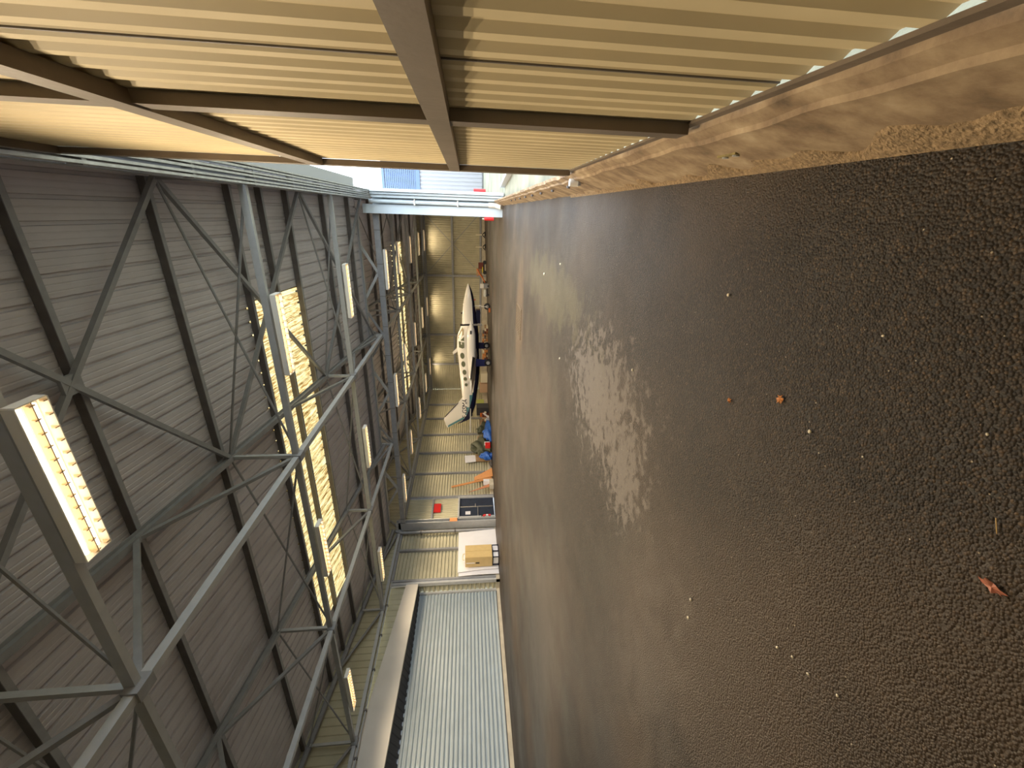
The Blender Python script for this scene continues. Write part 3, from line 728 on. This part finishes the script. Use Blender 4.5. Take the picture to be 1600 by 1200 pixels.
lump((-17.0, 30.6, .2), (.45, .55, .5), 8, oliveg, 'green_tarpaulin', 'smaller dark green tarpaulin end beyond the blue sheeting', 'tarpaulin', .5)
lump((-16.15, 28.5, .0), (.30, 1.25, .36), 5, bluet, 'blue_tarpaulin', 'bright blue tarpaulin bundled on floor before the green heap', 'tarpaulin', .4)
lump((-16.9, 26.3, .2), (.28, .35, .5), 6, bluet, 'blue_bag', 'light blue plastic bag standing next to the red box', 'bag', .4)
t = thing('jerry_can', 'red box with white lid on the floor before blue bag', 'can', (-16.1, 26.5, fz(-16, 26.5)))
z0 = fz(-16, 26.5)
MB().box((-16.25, 26.3, z0 + .12), (-15.95, 26.7, z0 + .5)).build('body', red, t, bevel=.03); MB().box((-16.22, 26.7, z0 + .15), (-15.98, 26.85, z0 + .55)).build('lid', white_sheet, t)
tag(MB().prism([(-17.72, 26.9, 1.05), (-17.72, 27.75, 1.10), (-17.72, 27.7, 1.92), (-17.72, 26.75, 1.86)], (-.06, 0, .0)).build('white_board', white_sheet), 'small white board standing above green tarpaulin against the wall', 'board')
tag(MB().box((-17.8, 26.95, -.15), (-17.62, 27.7, 1.04)).build('cardboard_box', cardboard), 'upright brown carton between the green tarpaulin and wall, under white board', 'box')
tag(MB().box((-17.85, 29.4, -.15), (-17.62, 30.5, .85)).build('cardboard_box', cardboard), 'brown cardboard box behind the green tarpaulin', 'box')

# ------------------------------------------------------------------ back of the hall clutter
YC = 39.3
def bx(name, m, label, cat, x0, x1, z0, z1, y0=YC - .4, y1=YC + .2, bev=.01):
    zf = fz((x0 + x1) / 2, YC)
    return tag(MB().box((min(x0, x1), y0, max(z0, zf)), (max(x0, x1), y1, z1)).build(name, m, bevel=bev), label, cat)
for x, l in ((-1.95, 'pale T-shaped steel stand at back wall, nearer the jamb column'), (-3.0, 'pale T-shaped steel stand at back wall, beside the red machine')):
    t = thing('tool_stand', l, 'stand', (x, YC, fz(x, YC)), 'T-shaped stands by the back wall')
    zf = fz(x, YC)
    MB().tube((x, YC, zf + .12), (x, YC, .82), .045, 8).build('post', stone, t)
    MB().bar((x - .25, YC - .1, zf + .06), (x, YC, zf + .3), .07).bar((x + .25, YC - .1, zf + .06), (x, YC, zf + .3), .07).build('legs', black, t)
    MB().box((x - .12, YC - .2, zf), (x + .28, YC + .2, zf + .1)).build('base', black, t)
# red/orange machine
t = thing('motor_cultivator', 'rusty red and orange wheeled machine at the back wall', 'machine', (-4.9, YC, fz(-5, YC)))
zf = fz(-5, YC)
MB().box((-5.3, YC - .3, zf + .18), (-4.2, YC + .2, zf + .3)).build('chassis', black, t)
MB().box((-4.9, YC - .25, zf + .3), (-4.35, YC + .15, zf + .75)).build('engine', rust, t, bevel=.04)
MB().box((-5.4, YC - .2, zf + .5), (-4.9, YC + .1, zf + .95)).build('hopper', cardboard, t, bevel=.03)
MB().path([(-4.9, YC - .3, zf + .85), (-5.3, YC - .4, zf + .65), (-5.7, YC - .45, zf + .35), (-6.1, YC - .4, zf + .15)], .055, 8).build('boom', orange, t)
MB().path([(-5.5, YC - .35, zf + .9), (-5.35, YC - .35, zf + .55), (-5.6, YC - .35, zf + .3)], .03, 8).build('lever', orange, t)
MB().box((-5.2, YC - .42, zf + .32), (-4.7, YC - .36, zf + .42)).build('guard', yellow, t)
for x in (-5.2, -4.3, -6.1): MB().tube((x, YC - .42, zf + .17), (x, YC - .3, zf + .17), .17, 16).build('wheel', black, t)
t = thing('air_compressor', 'small white and grey compressor on the floor right of the nose wheel', 'compressor', (-5.85, 33.5, -.15))
zf = fz(-6, 33.5)
MB().tube((-6.35, 33.5, zf + .27), (-5.75, 33.5, zf + .27), .19, 16).build('tank', chrome, t, smooth=True)
MB().box((-5.68, 33.3, zf + .45), (-5.35, 33.6, zf + .72)).build('pump', white_enamel, t)
MB().box((-5.65, 33.3, zf + .05), (-5.35, 33.7, zf + .42)).build('motor', steel, t)
MB().tube((-6.2, 33.25, zf + .08), (-6.2, 33.3, zf + .08), .08, 10).tube((-5.5, 33.25, zf + .08), (-5.5, 33.3, zf + .08), .08, 10).build('wheel', black, t)
tag(MB().box((-7.15, 31.2, fz(-7, 31)), (-6.85, 31.4, fz(-7, 31) + .13)).build('wheel_chock', orange), 'orange wheel chock behind the aircraft nose wheel', 'chock')
# pallets / boxes seen below the aircraft
random.seed(11)
cols = [wood, cardboard, rust, stone, wood, purlinm, cardboard]
DL = ['brown offcut', 'cardboard piece', 'rusty metal piece', 'pale stone block', 'orange wood offcut', 'dark metal piece', 'cardboard flap']
cells = [(cx, cz) for cx in range(13) for cz in range(3)]
for i, (cx, cz) in enumerate(cells):
    if cz and random.random() < .3: continue
    x = -10.3 - .27 * cx; zf = fz(x, YC); z = zf + .18 * cz; kk = random.randrange(7)
    o = MB().box((x - .11 - .015 * random.random(), YC - .5 - .2 * random.random(), z), (x + .11 + .015 * random.random(), YC - .1, z + random.uniform(.13, .178))).build('scrap_piece', cols[kk])
    tag(o, '%s in the scrap heap seen under the aircraft belly' % DL[kk], 'scrap', 'scrap heap: %s' % DL[kk])
bx('storage_crate', cardboard, 'low brown crate at the back seen below the cabin windows', 'crate', -10.4, -13.9, -.5, -.12, YC + .3, YC + .8)
bx('cardboard_box', stone, 'cream box at the back left of the main wheel', 'box', -15.2, -16.2, -.5, .32)
bx('cardboard_box', mat('pink card', (.62, .42, .28), .7), 'pinkish cardboard box beside the cream box at the back', 'box', -16.35, -17.3, -.5, .45)
# along the far left wall
def wx(name, m, label, cat, y0, y1, z0, z1, x0=-17.6, x1=-16.8, bev=.01):
    zf = fz(-17, y0); return tag(MB().box((x0, y0, max(z0, zf)), (x1, y1, z1)).build(name, m, bevel=bev), label, cat)
wx('folding_chair', lime, 'lime green fabric chair under the aircraft tail', 'chair', 35.6, 36.6, .1, .8, -17.3, -17.0)
wx('workbench', dark, 'dark grey workbench under the tail of aircraft', 'bench', 34.3, 35.3, -.4, .85)
random.seed(5)
for cy in range(6):
    for cz in range(4):
        if cz and random.random() < .25: continue
        y = 32.0 + .36 * cy; zf = fz(-17, y); kk = random.randrange(5); z = zf + .21 * cz
        o = MB().box((-17.5, y, z), (-17.1 - .15 * random.random(), y + .34, z + random.uniform(.15, .208))).build('scrap_piece', [wood, cardboard, rust, stone, orange][kk])
        tag(o, '%s stacked under the tail by the left wall' % ['orange wood block', 'brown carton', 'rusty part', 'pale block', 'orange part'][kk], 'scrap', 'goods under the tail: %s' % ['wood blocks', 'cartons', 'rusty parts', 'pale blocks', 'orange parts'][kk])
tag(MB().bar((-16.9, 33.4, .25), (-16.9, 32.5, -.2), .05, .16).build('white_plank', white_sheet), 'white plank lying slanted in goods under the tail', 'plank')
wx('white_tray', white_sheet, 'flat white tray on floor past the slanted plank', 'tray', 31.5, 31.9, -.2, .1, -17.2, -16.6)
# ------------------------------------------------------------------ aircraft (local x: nose at 0, tail towards -x; placed at nose)
AX, AY = -5.03, 31.5
air = thing('aircraft', 'white and navy twin-engine propeller aircraft parked at the back', 'aircraft', (AX, AY, fz(-9, 31.5)))
AZ = fz(-9, 31.5)
def prof_at(tab, s):
    for (a, va), (b, vb) in zip(tab, tab[1:]):
        if a <= s <= b:
            t_ = (s - a) / (b - a); return va + (vb - va) * t_
    return tab[-1][1] if s > tab[-1][0] else tab[0][1]
top = [(0, 1.55), (.4, 1.68), (1.26, 1.88), (2.2, 1.99), (3.05, 2.02), (3.5, 2.2), (4.03, 2.41), (4.9, 2.46), (6.2, 2.34), (7.9, 2.21), (9.1, 2.13), (10.2, 2.0), (11.3, 1.75)]
bot = [(0, 1.50), (.4, 1.30), (.95, 1.12), (2.0, .98), (3.0, .82), (4, .73), (5.5, .70), (7.06, .65), (8.2, .76), (9.5, .92), (10.56, 1.08), (11.3, 1.45)]
wid = [(0, .03), (.5, .25), (1.3, .42), (2.5, .55), (3.5, .66), (5, .72), (7, .68), (8.5, .5), (10, .3), (11.3, .06)]
def ring(s, n=24):
    zt, zb, ww = prof_at(top, s), prof_at(bot, s), prof_at(wid, s); r = []
    for i in range(n):
        a = 2 * math.pi * i / n; ca, sa = math.cos(a), math.sin(a)
        ex = .8
        r.append(Vector((AX - s, AY + ww * math.copysign(abs(ca) ** ex, ca), (zt + zb) / 2 + (zt - zb) / 2 * math.copysign(abs(sa) ** ex, sa) + 0)))
    return r
ss = [0, .15, .4, .8, 1.3, 1.8, 2.4, 3.0, 3.3, 3.6, 4.0, 4.5, 5, 5.5, 6, 6.6, 7.2, 7.8, 8.4, 9, 9.6, 10.2, 10.8, 11.3]
body = MB().loft([ring(s) for s in ss]).build('fuselage', plane_white, air, smooth=True)
# navy lower part: assign material by height line on the mesh itself
body.data.materials.append(navy); body.data.materials.append(teal); body.data.materials.append(glass_dark)
line = [(0, 1.50), (.5, 1.38), (1.3, 1.24), (2.8, 1.18), (5.4, 1.0), (7, 1.0), (8.2, 1.10), (9.4, 1.30), (10.5, 1.56), (11.4, 1.9)]
bm = bmesh.new(); bm.from_mesh(body.data)
for k in range(len(ss) - 1): pass
geom = list(bm.verts) + list(bm.edges) + list(bm.faces)
# cut the paint line into the mesh, segment by segment
for (a, za), (b, zb_) in zip(line, line[1:]):
    d = Vector((-(b - a), 0, zb_ - za)); nrm = d.cross(Vector((0, 1, 0))).normalized()
    fcs = [f for f in bm.faces if -b - .35 <= (f.calc_center_median().x) <= -a + .35]
    g = set(fcs); 
    for f in fcs: g.update(f.edges); g.update(f.verts)
    bmesh.ops.bisect_plane(bm, geom=list(g), plane_co=Vector((-a, 0, za - AZ)), plane_no=nrm, dist=1e-5)
for f in bm.faces:
    c_ = f.calc_center_median(); s = -c_.x; zz = prof_at(line, s) - AZ
    if c_.z < zz: f.material_index = 1
    elif s > 8.3 and c_.z < zz + .14: f.material_index = 2
    f.smooth = True
bm.to_mesh(body.data); bm.free()
YN = AY - .72
# windows (near side) as glazed discs set in the skin
def skin_y(s, z):
    zt, zb, ww = prof_at(top, s), prof_at(bot, s), prof_at(wid, s); q = min(.999, abs((z - (zt + zb) / 2) / ((zt - zb) / 2)))
    sa = q ** (1 / .8); return ww * (max(0, 1 - sa * sa) ** .5) ** .8
def on_skin(pts, sd, th=.10, off=.045): return MB().prism([Vector((AX - q, AY + sd * (skin_y(q, z) + off), z)) for q, z in pts], (0, -sd * th, 0))
for sd in (-1, 1):
    for q, z, ra, rb in ((5.5, 2.03, .25, .17), (6.2, 1.96, .24, .165), (6.9, 1.88, .22, .16), (7.5, 1.82, .18, .14), (8.02, 1.76, .14, .12)):
        on_skin([(q + ra * math.cos(2 * math.pi * k / 18), z + rb * math.sin(2 * math.pi * k / 18)) for k in range(18)], sd).build('cabin_window', glass_dark, air)
    on_skin([(4.36, 2.30), (4.84, 2.28), (4.9, 2.0), (4.82, 1.87), (4.40, 1.87)], sd).build('cockpit_side_window', glass_dark, air)
    on_skin([(3.95, 1.88), (4.28, 1.88), (4.27, 2.16)], sd).build('quarter_window', glass_dark, air)
    on_skin([(3.25, 1.99), (3.55, 2.16), (3.98, 2.34), (4.18, 2.34), (3.80, 1.90), (3.45, 1.90)], sd).build('windscreen', glass_screen, air)
# fin and rudder
fin = [(9.3, 2.02), (9.85, 2.42), (11.2, 3.60), (11.45, 3.68), (12.0, 3.50), (12.25, 3.40), (11.35, 1.95), (11.15, 1.62), (10.6, 1.65)]
f_ = MB().prism([Vector((AX - s, AY - .05, z)) for s, z in fin], (0, .1, 0)).build('tail_fin', plane_white, air, bevel=.02)
MB().prism([Vector((AX - s, AY - .058, z)) for s, z in ((11.2, 2.0), (12.0, 3.35), (12.18, 3.36), (11.38, 1.95))], (0, .116, 0)).build('rudder_stripe', teal, air)
MB().prism([Vector((AX - s, AY - .055, z)) for s, z in ((10.5, 1.35), (10.3, 1.6), (11.0, 1.72), (11.55, 2.1), (11.9, 2.55), (11.5, 1.62), (11.1, 1.25))], (0, .11, 0)).build('tail_cone', navy, air)
MB().prism([Vector((AX - s, AY - .062, z)) for s, z in ((9.85, 2.44), (11.2, 3.62), (11.2, 3.56), (9.95, 2.46))], (0, .124, 0)).build('deicing_boot', black, air)
# stabiliser
for sd in (-1, 1):
    MB().prism([Vector((AX - 10.3, AY, 1.38)), Vector((AX - 11.35, AY, 1.38)), Vector((AX - 11.35, AY + sd * 2.5, 1.42)), Vector((AX - 10.75, AY + sd * 2.5, 1.42))], (0, 0, .07)).build('tailplane', plane_white, air, bevel=.01)
# wings with dihedral, nacelles
for sd in (-1, 1):
    root = [(4.9, 1.02), (5.5, 1.10), (7.0, 1.02), (7.1, .98), (5.5, .84), (4.95, .92)]
    tip = [(5.35, 1.42), (5.7, 1.46), (6.5, 1.42), (6.55, 1.39), (5.7, 1.34), (5.37, 1.38)]
    MB().loft([[Vector((AX - s, AY + sd * .45, z)) for s, z in root], [Vector((AX - s, AY + sd * 5.9, z)) for s, z in tip]]).build('wing', wingund if False else plane_white, air)
    MB().loft([[Vector((AX - s, AY + sd * 2.4, z)) for s, z in ((4.96, 1.25), (5.06, 1.06), (5.3, 1.24))], [Vector((AX - s, AY + sd * 5.9, z)) for s, z in ((5.3, 1.45), (5.3, 1.34), (5.55, 1.46))]]).build('deicing_boot', black, air)
    rings = []
    for s, hw, zt, zb in ((2.75, .12, 1.42, 1.22), (2.95, .26, 1.56, 1.10), (3.4, .34, 1.64, 1.02), (4.6, .36, 1.66, .98), (6.0, .32, 1.60, .98), (7.2, .2, 1.46, 1.06), (8.1, .04, 1.30, 1.18)):
        rings.append([Vector((AX - s, AY + sd * 1.9 + hw * math.cos(2 * math.pi * i / 14), (zt + zb) / 2 + (zt - zb) / 2 * math.sin(2 * math.pi * i / 14))) for i in range(14)])
    nc = MB().loft(rings).build('engine_nacelle', plane_white, air, smooth=True)
    MB().tube((AX - 2.75, AY + sd * 1.9, 1.33), (AX - 2.35, AY + sd * 1.9, 1.33), .14, 14, .01).build('spinner', plane_white, nc, smooth=True)
    for a in (math.pi / 2, math.pi * 1.5 + .12):
        dy, dz = math.cos(a), math.sin(a); c0 = Vector((AX - 2.68, AY + sd * 1.9, 1.33))
        MB().bar(c0 + Vector((0, dy * .1, dz * .1)), c0 + Vector((-.02, dy * .95, dz * .80)), .05, .13, up=(1, 0, 0)).build('propeller_blade', black if a < 2 else chrome, nc)
    MB().box((AX - 3.3, AY + sd * 1.9 - .36 * 1, 1.30), (AX - 3.05, AY + sd * 1.9 + .3, 1.42)).build('air_inlet', black, nc)
    # main gear
    gx, gy = AX - 5.5, AY + sd * 2.15; z0 = fz(gx, gy)
    MB().bar((gx, gy, z0 + .22), (gx + .05, gy, .98), .09).build('gear_leg', chrome, air)
    MB().prism([(gx - .28, gy - .1, z0 + .3), (gx + .22, gy - .1, z0 + .3), (gx + .30, gy - .1, 1.0), (gx - .32, gy - .1, 1.0)], (0, .02, 0)).build('gear_door', mat('blue gear door', (.012, .018, .10), .35), air)
    wh = MB().tube((gx, gy - .17, z0 + .27), (gx, gy - .02, z0 + .27), .27, 24).build('wheel', black, air, bevel=.02, smooth=True)
    MB().tube((gx, gy - .19, z0 + .27), (gx, gy - .17, z0 + .27), .14, 18).build('hub', chrome, wh)
# nose gear
gx, gy = AX - 1.72, AY; z0 = fz(gx, gy)
MB().path([(gx + .05, gy, 1.05), (gx + .02, gy, .75), (gx + .08, gy - .03, .6), (gx - .02, gy, .5), (gx, gy, .38)], .045, 8).build('nose_leg', plane_white, air)
MB().bar((gx, gy - .12, z0 + .26), (gx, gy - .12, .45), .04).bar((gx, gy + .12, z0 + .26), (gx, gy + .12, .45), .04).bar((gx, gy - .12, .45), (gx, gy + .12, .45), .04).build('nose_fork', plane_white, air)
wh = MB().tube((gx, gy - .09, z0 + .24), (gx, gy + .09, z0 + .24), .24, 24).build('wheel', black, air, bevel=.02, smooth=True)
MB().tube((gx, gy - .10, z0 + .24), (gx, gy - .085, z0 + .24), .12, 18).build('hub', chrome, wh)
MB().box((AX - 3.0, AY - .25, .62), (AX - 1.95, AY + .25, .95)).build('nose_gear_door', navy, air)
MB().prism([(AX - 5.0, AY - .02, 2.42), (AX - 5.35, AY - .02, 2.40), (AX - 5.62, AY - .02, 2.78), (AX - 5.42, AY - .02, 2.80)], (0, .04, 0)).build('antenna', plane_white, air)
MB().tube((AX - 1.2, AY - .1, 1.08), (AX - 1.2, AY - .1, .98), .05, 8).build('pitot_cover', red, air)
# registration letters
def text_mesh(s, size, ext):
    cu = bpy.data.curves.new('letters', 'FONT'); cu.body = s; cu.size = size; cu.extrude = ext; cu.align_x = 'CENTER'
    o = bpy.data.objects.new('tmp', cu); C.objects.link(o); dg = bpy.context.evaluated_depsgraph_get()
    me = bpy.data.meshes.new_from_object(o.evaluated_get(dg)); bpy.data.objects.remove(o); return me
me = text_mesh('F-GSMA', .52, .008); me.materials.append(navy)
for v in me.vertices:
    q = 10.35 - v.co.x * 1.05; z = 1.72 + v.co.y * 1.1; d = v.co.z
    v.co = Vector((-q, -(max(skin_y(q, min(z, prof_at(top, q) - .02)), .055) + .03 + d), z - AZ))
o = bpy.data.objects.new('registration_letters', me); C.objects.link(o); o.parent = air

# ------------------------------------------------------------------ small things on the floor
def leaf(x, y, s, a, m, label, long=False):
    pts = []; n = 14
    for i in range(n):
        t_ = 2 * math.pi * i / n; r = s * (1 + .22 * (-1) ** i) * (1 if not long else 1)
        pts.append(((r * math.cos(t_) * (1.9 if long else 1)), r * math.sin(t_) * (.75 if long else 1)))
    ca, sa = math.cos(a), math.sin(a); vs = [(x, y, .012)] + [(x + p * ca - q * sa, y + p * sa + q * ca, .010 + .006 * math.sin(i * 2.1)) for i, (p, q) in enumerate(pts)]
    vs2 = [(a_, b_, c_ - .0015) for a_, b_, c_ in vs]
    f = [(0, i + 1, (i + 1) % n + 1) for i in range(n)]
    m_ = MB().add(vs + vs2, f + [tuple(k + n + 1 for k in reversed(q)) for q in f] + [(i + 1, (i + 1) % n + 1, (i + 1) % n + 1 + n + 1, i + 1 + n + 1) for i in range(n)])
    m_.bar((x + ca * s * .9, y + sa * s * .9, .009), (x + ca * s * 1.7, y + sa * s * 1.7, .006), .002)
    tag(m_.build('fallen_leaf', m), label, 'leaf')
leaf(-.79, 1.66, .019, 2.6, leafm, 'larger curled orange leaf lying on the wet asphalt')
leaf(-.96, 2.01, .013, 2.0, leafm, 'smaller orange leaf on asphalt beyond the larger one')
leaf(-.95, .72, .016, .3 + 1.2, leafp, 'elongated pinkish dry leaf on the asphalt nearest the camera', True)
tag(MB().bar((-.76, .79, .008), (-.80, .77, .01), .002).build('grass_stalk', strawm), 'short orange straw on the asphalt near the pinkish leaf', 'straw')
import_pts = [(1269, 674, -.85, 1.45, .010), (1375, 700, -.82, 1.2, .004), (0, 0, -.37, 1.3, .006), (0, 0, -.40, 2.25, .010), (0, 0, -2.40, 1.88, .012), (0, 0, -2.55, 1.86, .010), (0, 0, -1.93, 1.22, .008), (0, 0, -1.88, 1.14, .006), (0, 0, -1.86, 1.05, .007), (0, 0, -1.79, .92, .006), (0, 0, -.55, .9, .005), (0, 0, -1.3, 3.4, .012), (0, 0, -2.2, 6.3, .02), (0, 0, -1.1, 8.2, .025), (0, 0, -.75, 6.8, .02)]
peb = None
for i, (_, _, x, y, r) in enumerate(import_pts):
    if peb is None:
        peb = MB().ball((0, 0, 0), 1, .8, .6, 7, 5).build('pebble', stone, origin=(0, 0, -.5))
    o = peb if i == 0 else peb.copy()
    if i: C.objects.link(o)
    o.location = (x, y, 0.003); o.scale = (r, r * (1 + .4 * (i % 2)), r); o.rotation_euler.z = i
    tag(o, 'pale pebble lying loose on the dark asphalt floor', 'pebble', 'loose pale pebbles on the floor')
# drain grate
gratem = mat('rusty grate steel', (.13, .085, .04), .7, noise=.3, nscale=20)
t = thing('drain_grate', 'rusty rectangular drain grate set in the asphalt', 'grate', (-3.0, 12.1, 0))
MB().box((-3.45, 11.5, .0), (-3.40, 12.75, .012)).box((-2.6, 11.5, 0), (-2.55, 12.75, .012)).box((-3.45, 11.5, 0), (-2.55, 11.55, .012)).box((-3.45, 12.7, 0), (-2.55, 12.75, .012)).build('frame', gratem, t)
g = MB()
for i in range(9): g.box((-3.36 + i * .09, 11.55, .0), (-3.33 + i * .09, 12.7, .01))
for i in range(5): g.box((-3.4, 11.7 + i * .22, .0), (-2.6, 11.73 + i * .22, .011))
g.build('bars', gratem, t)
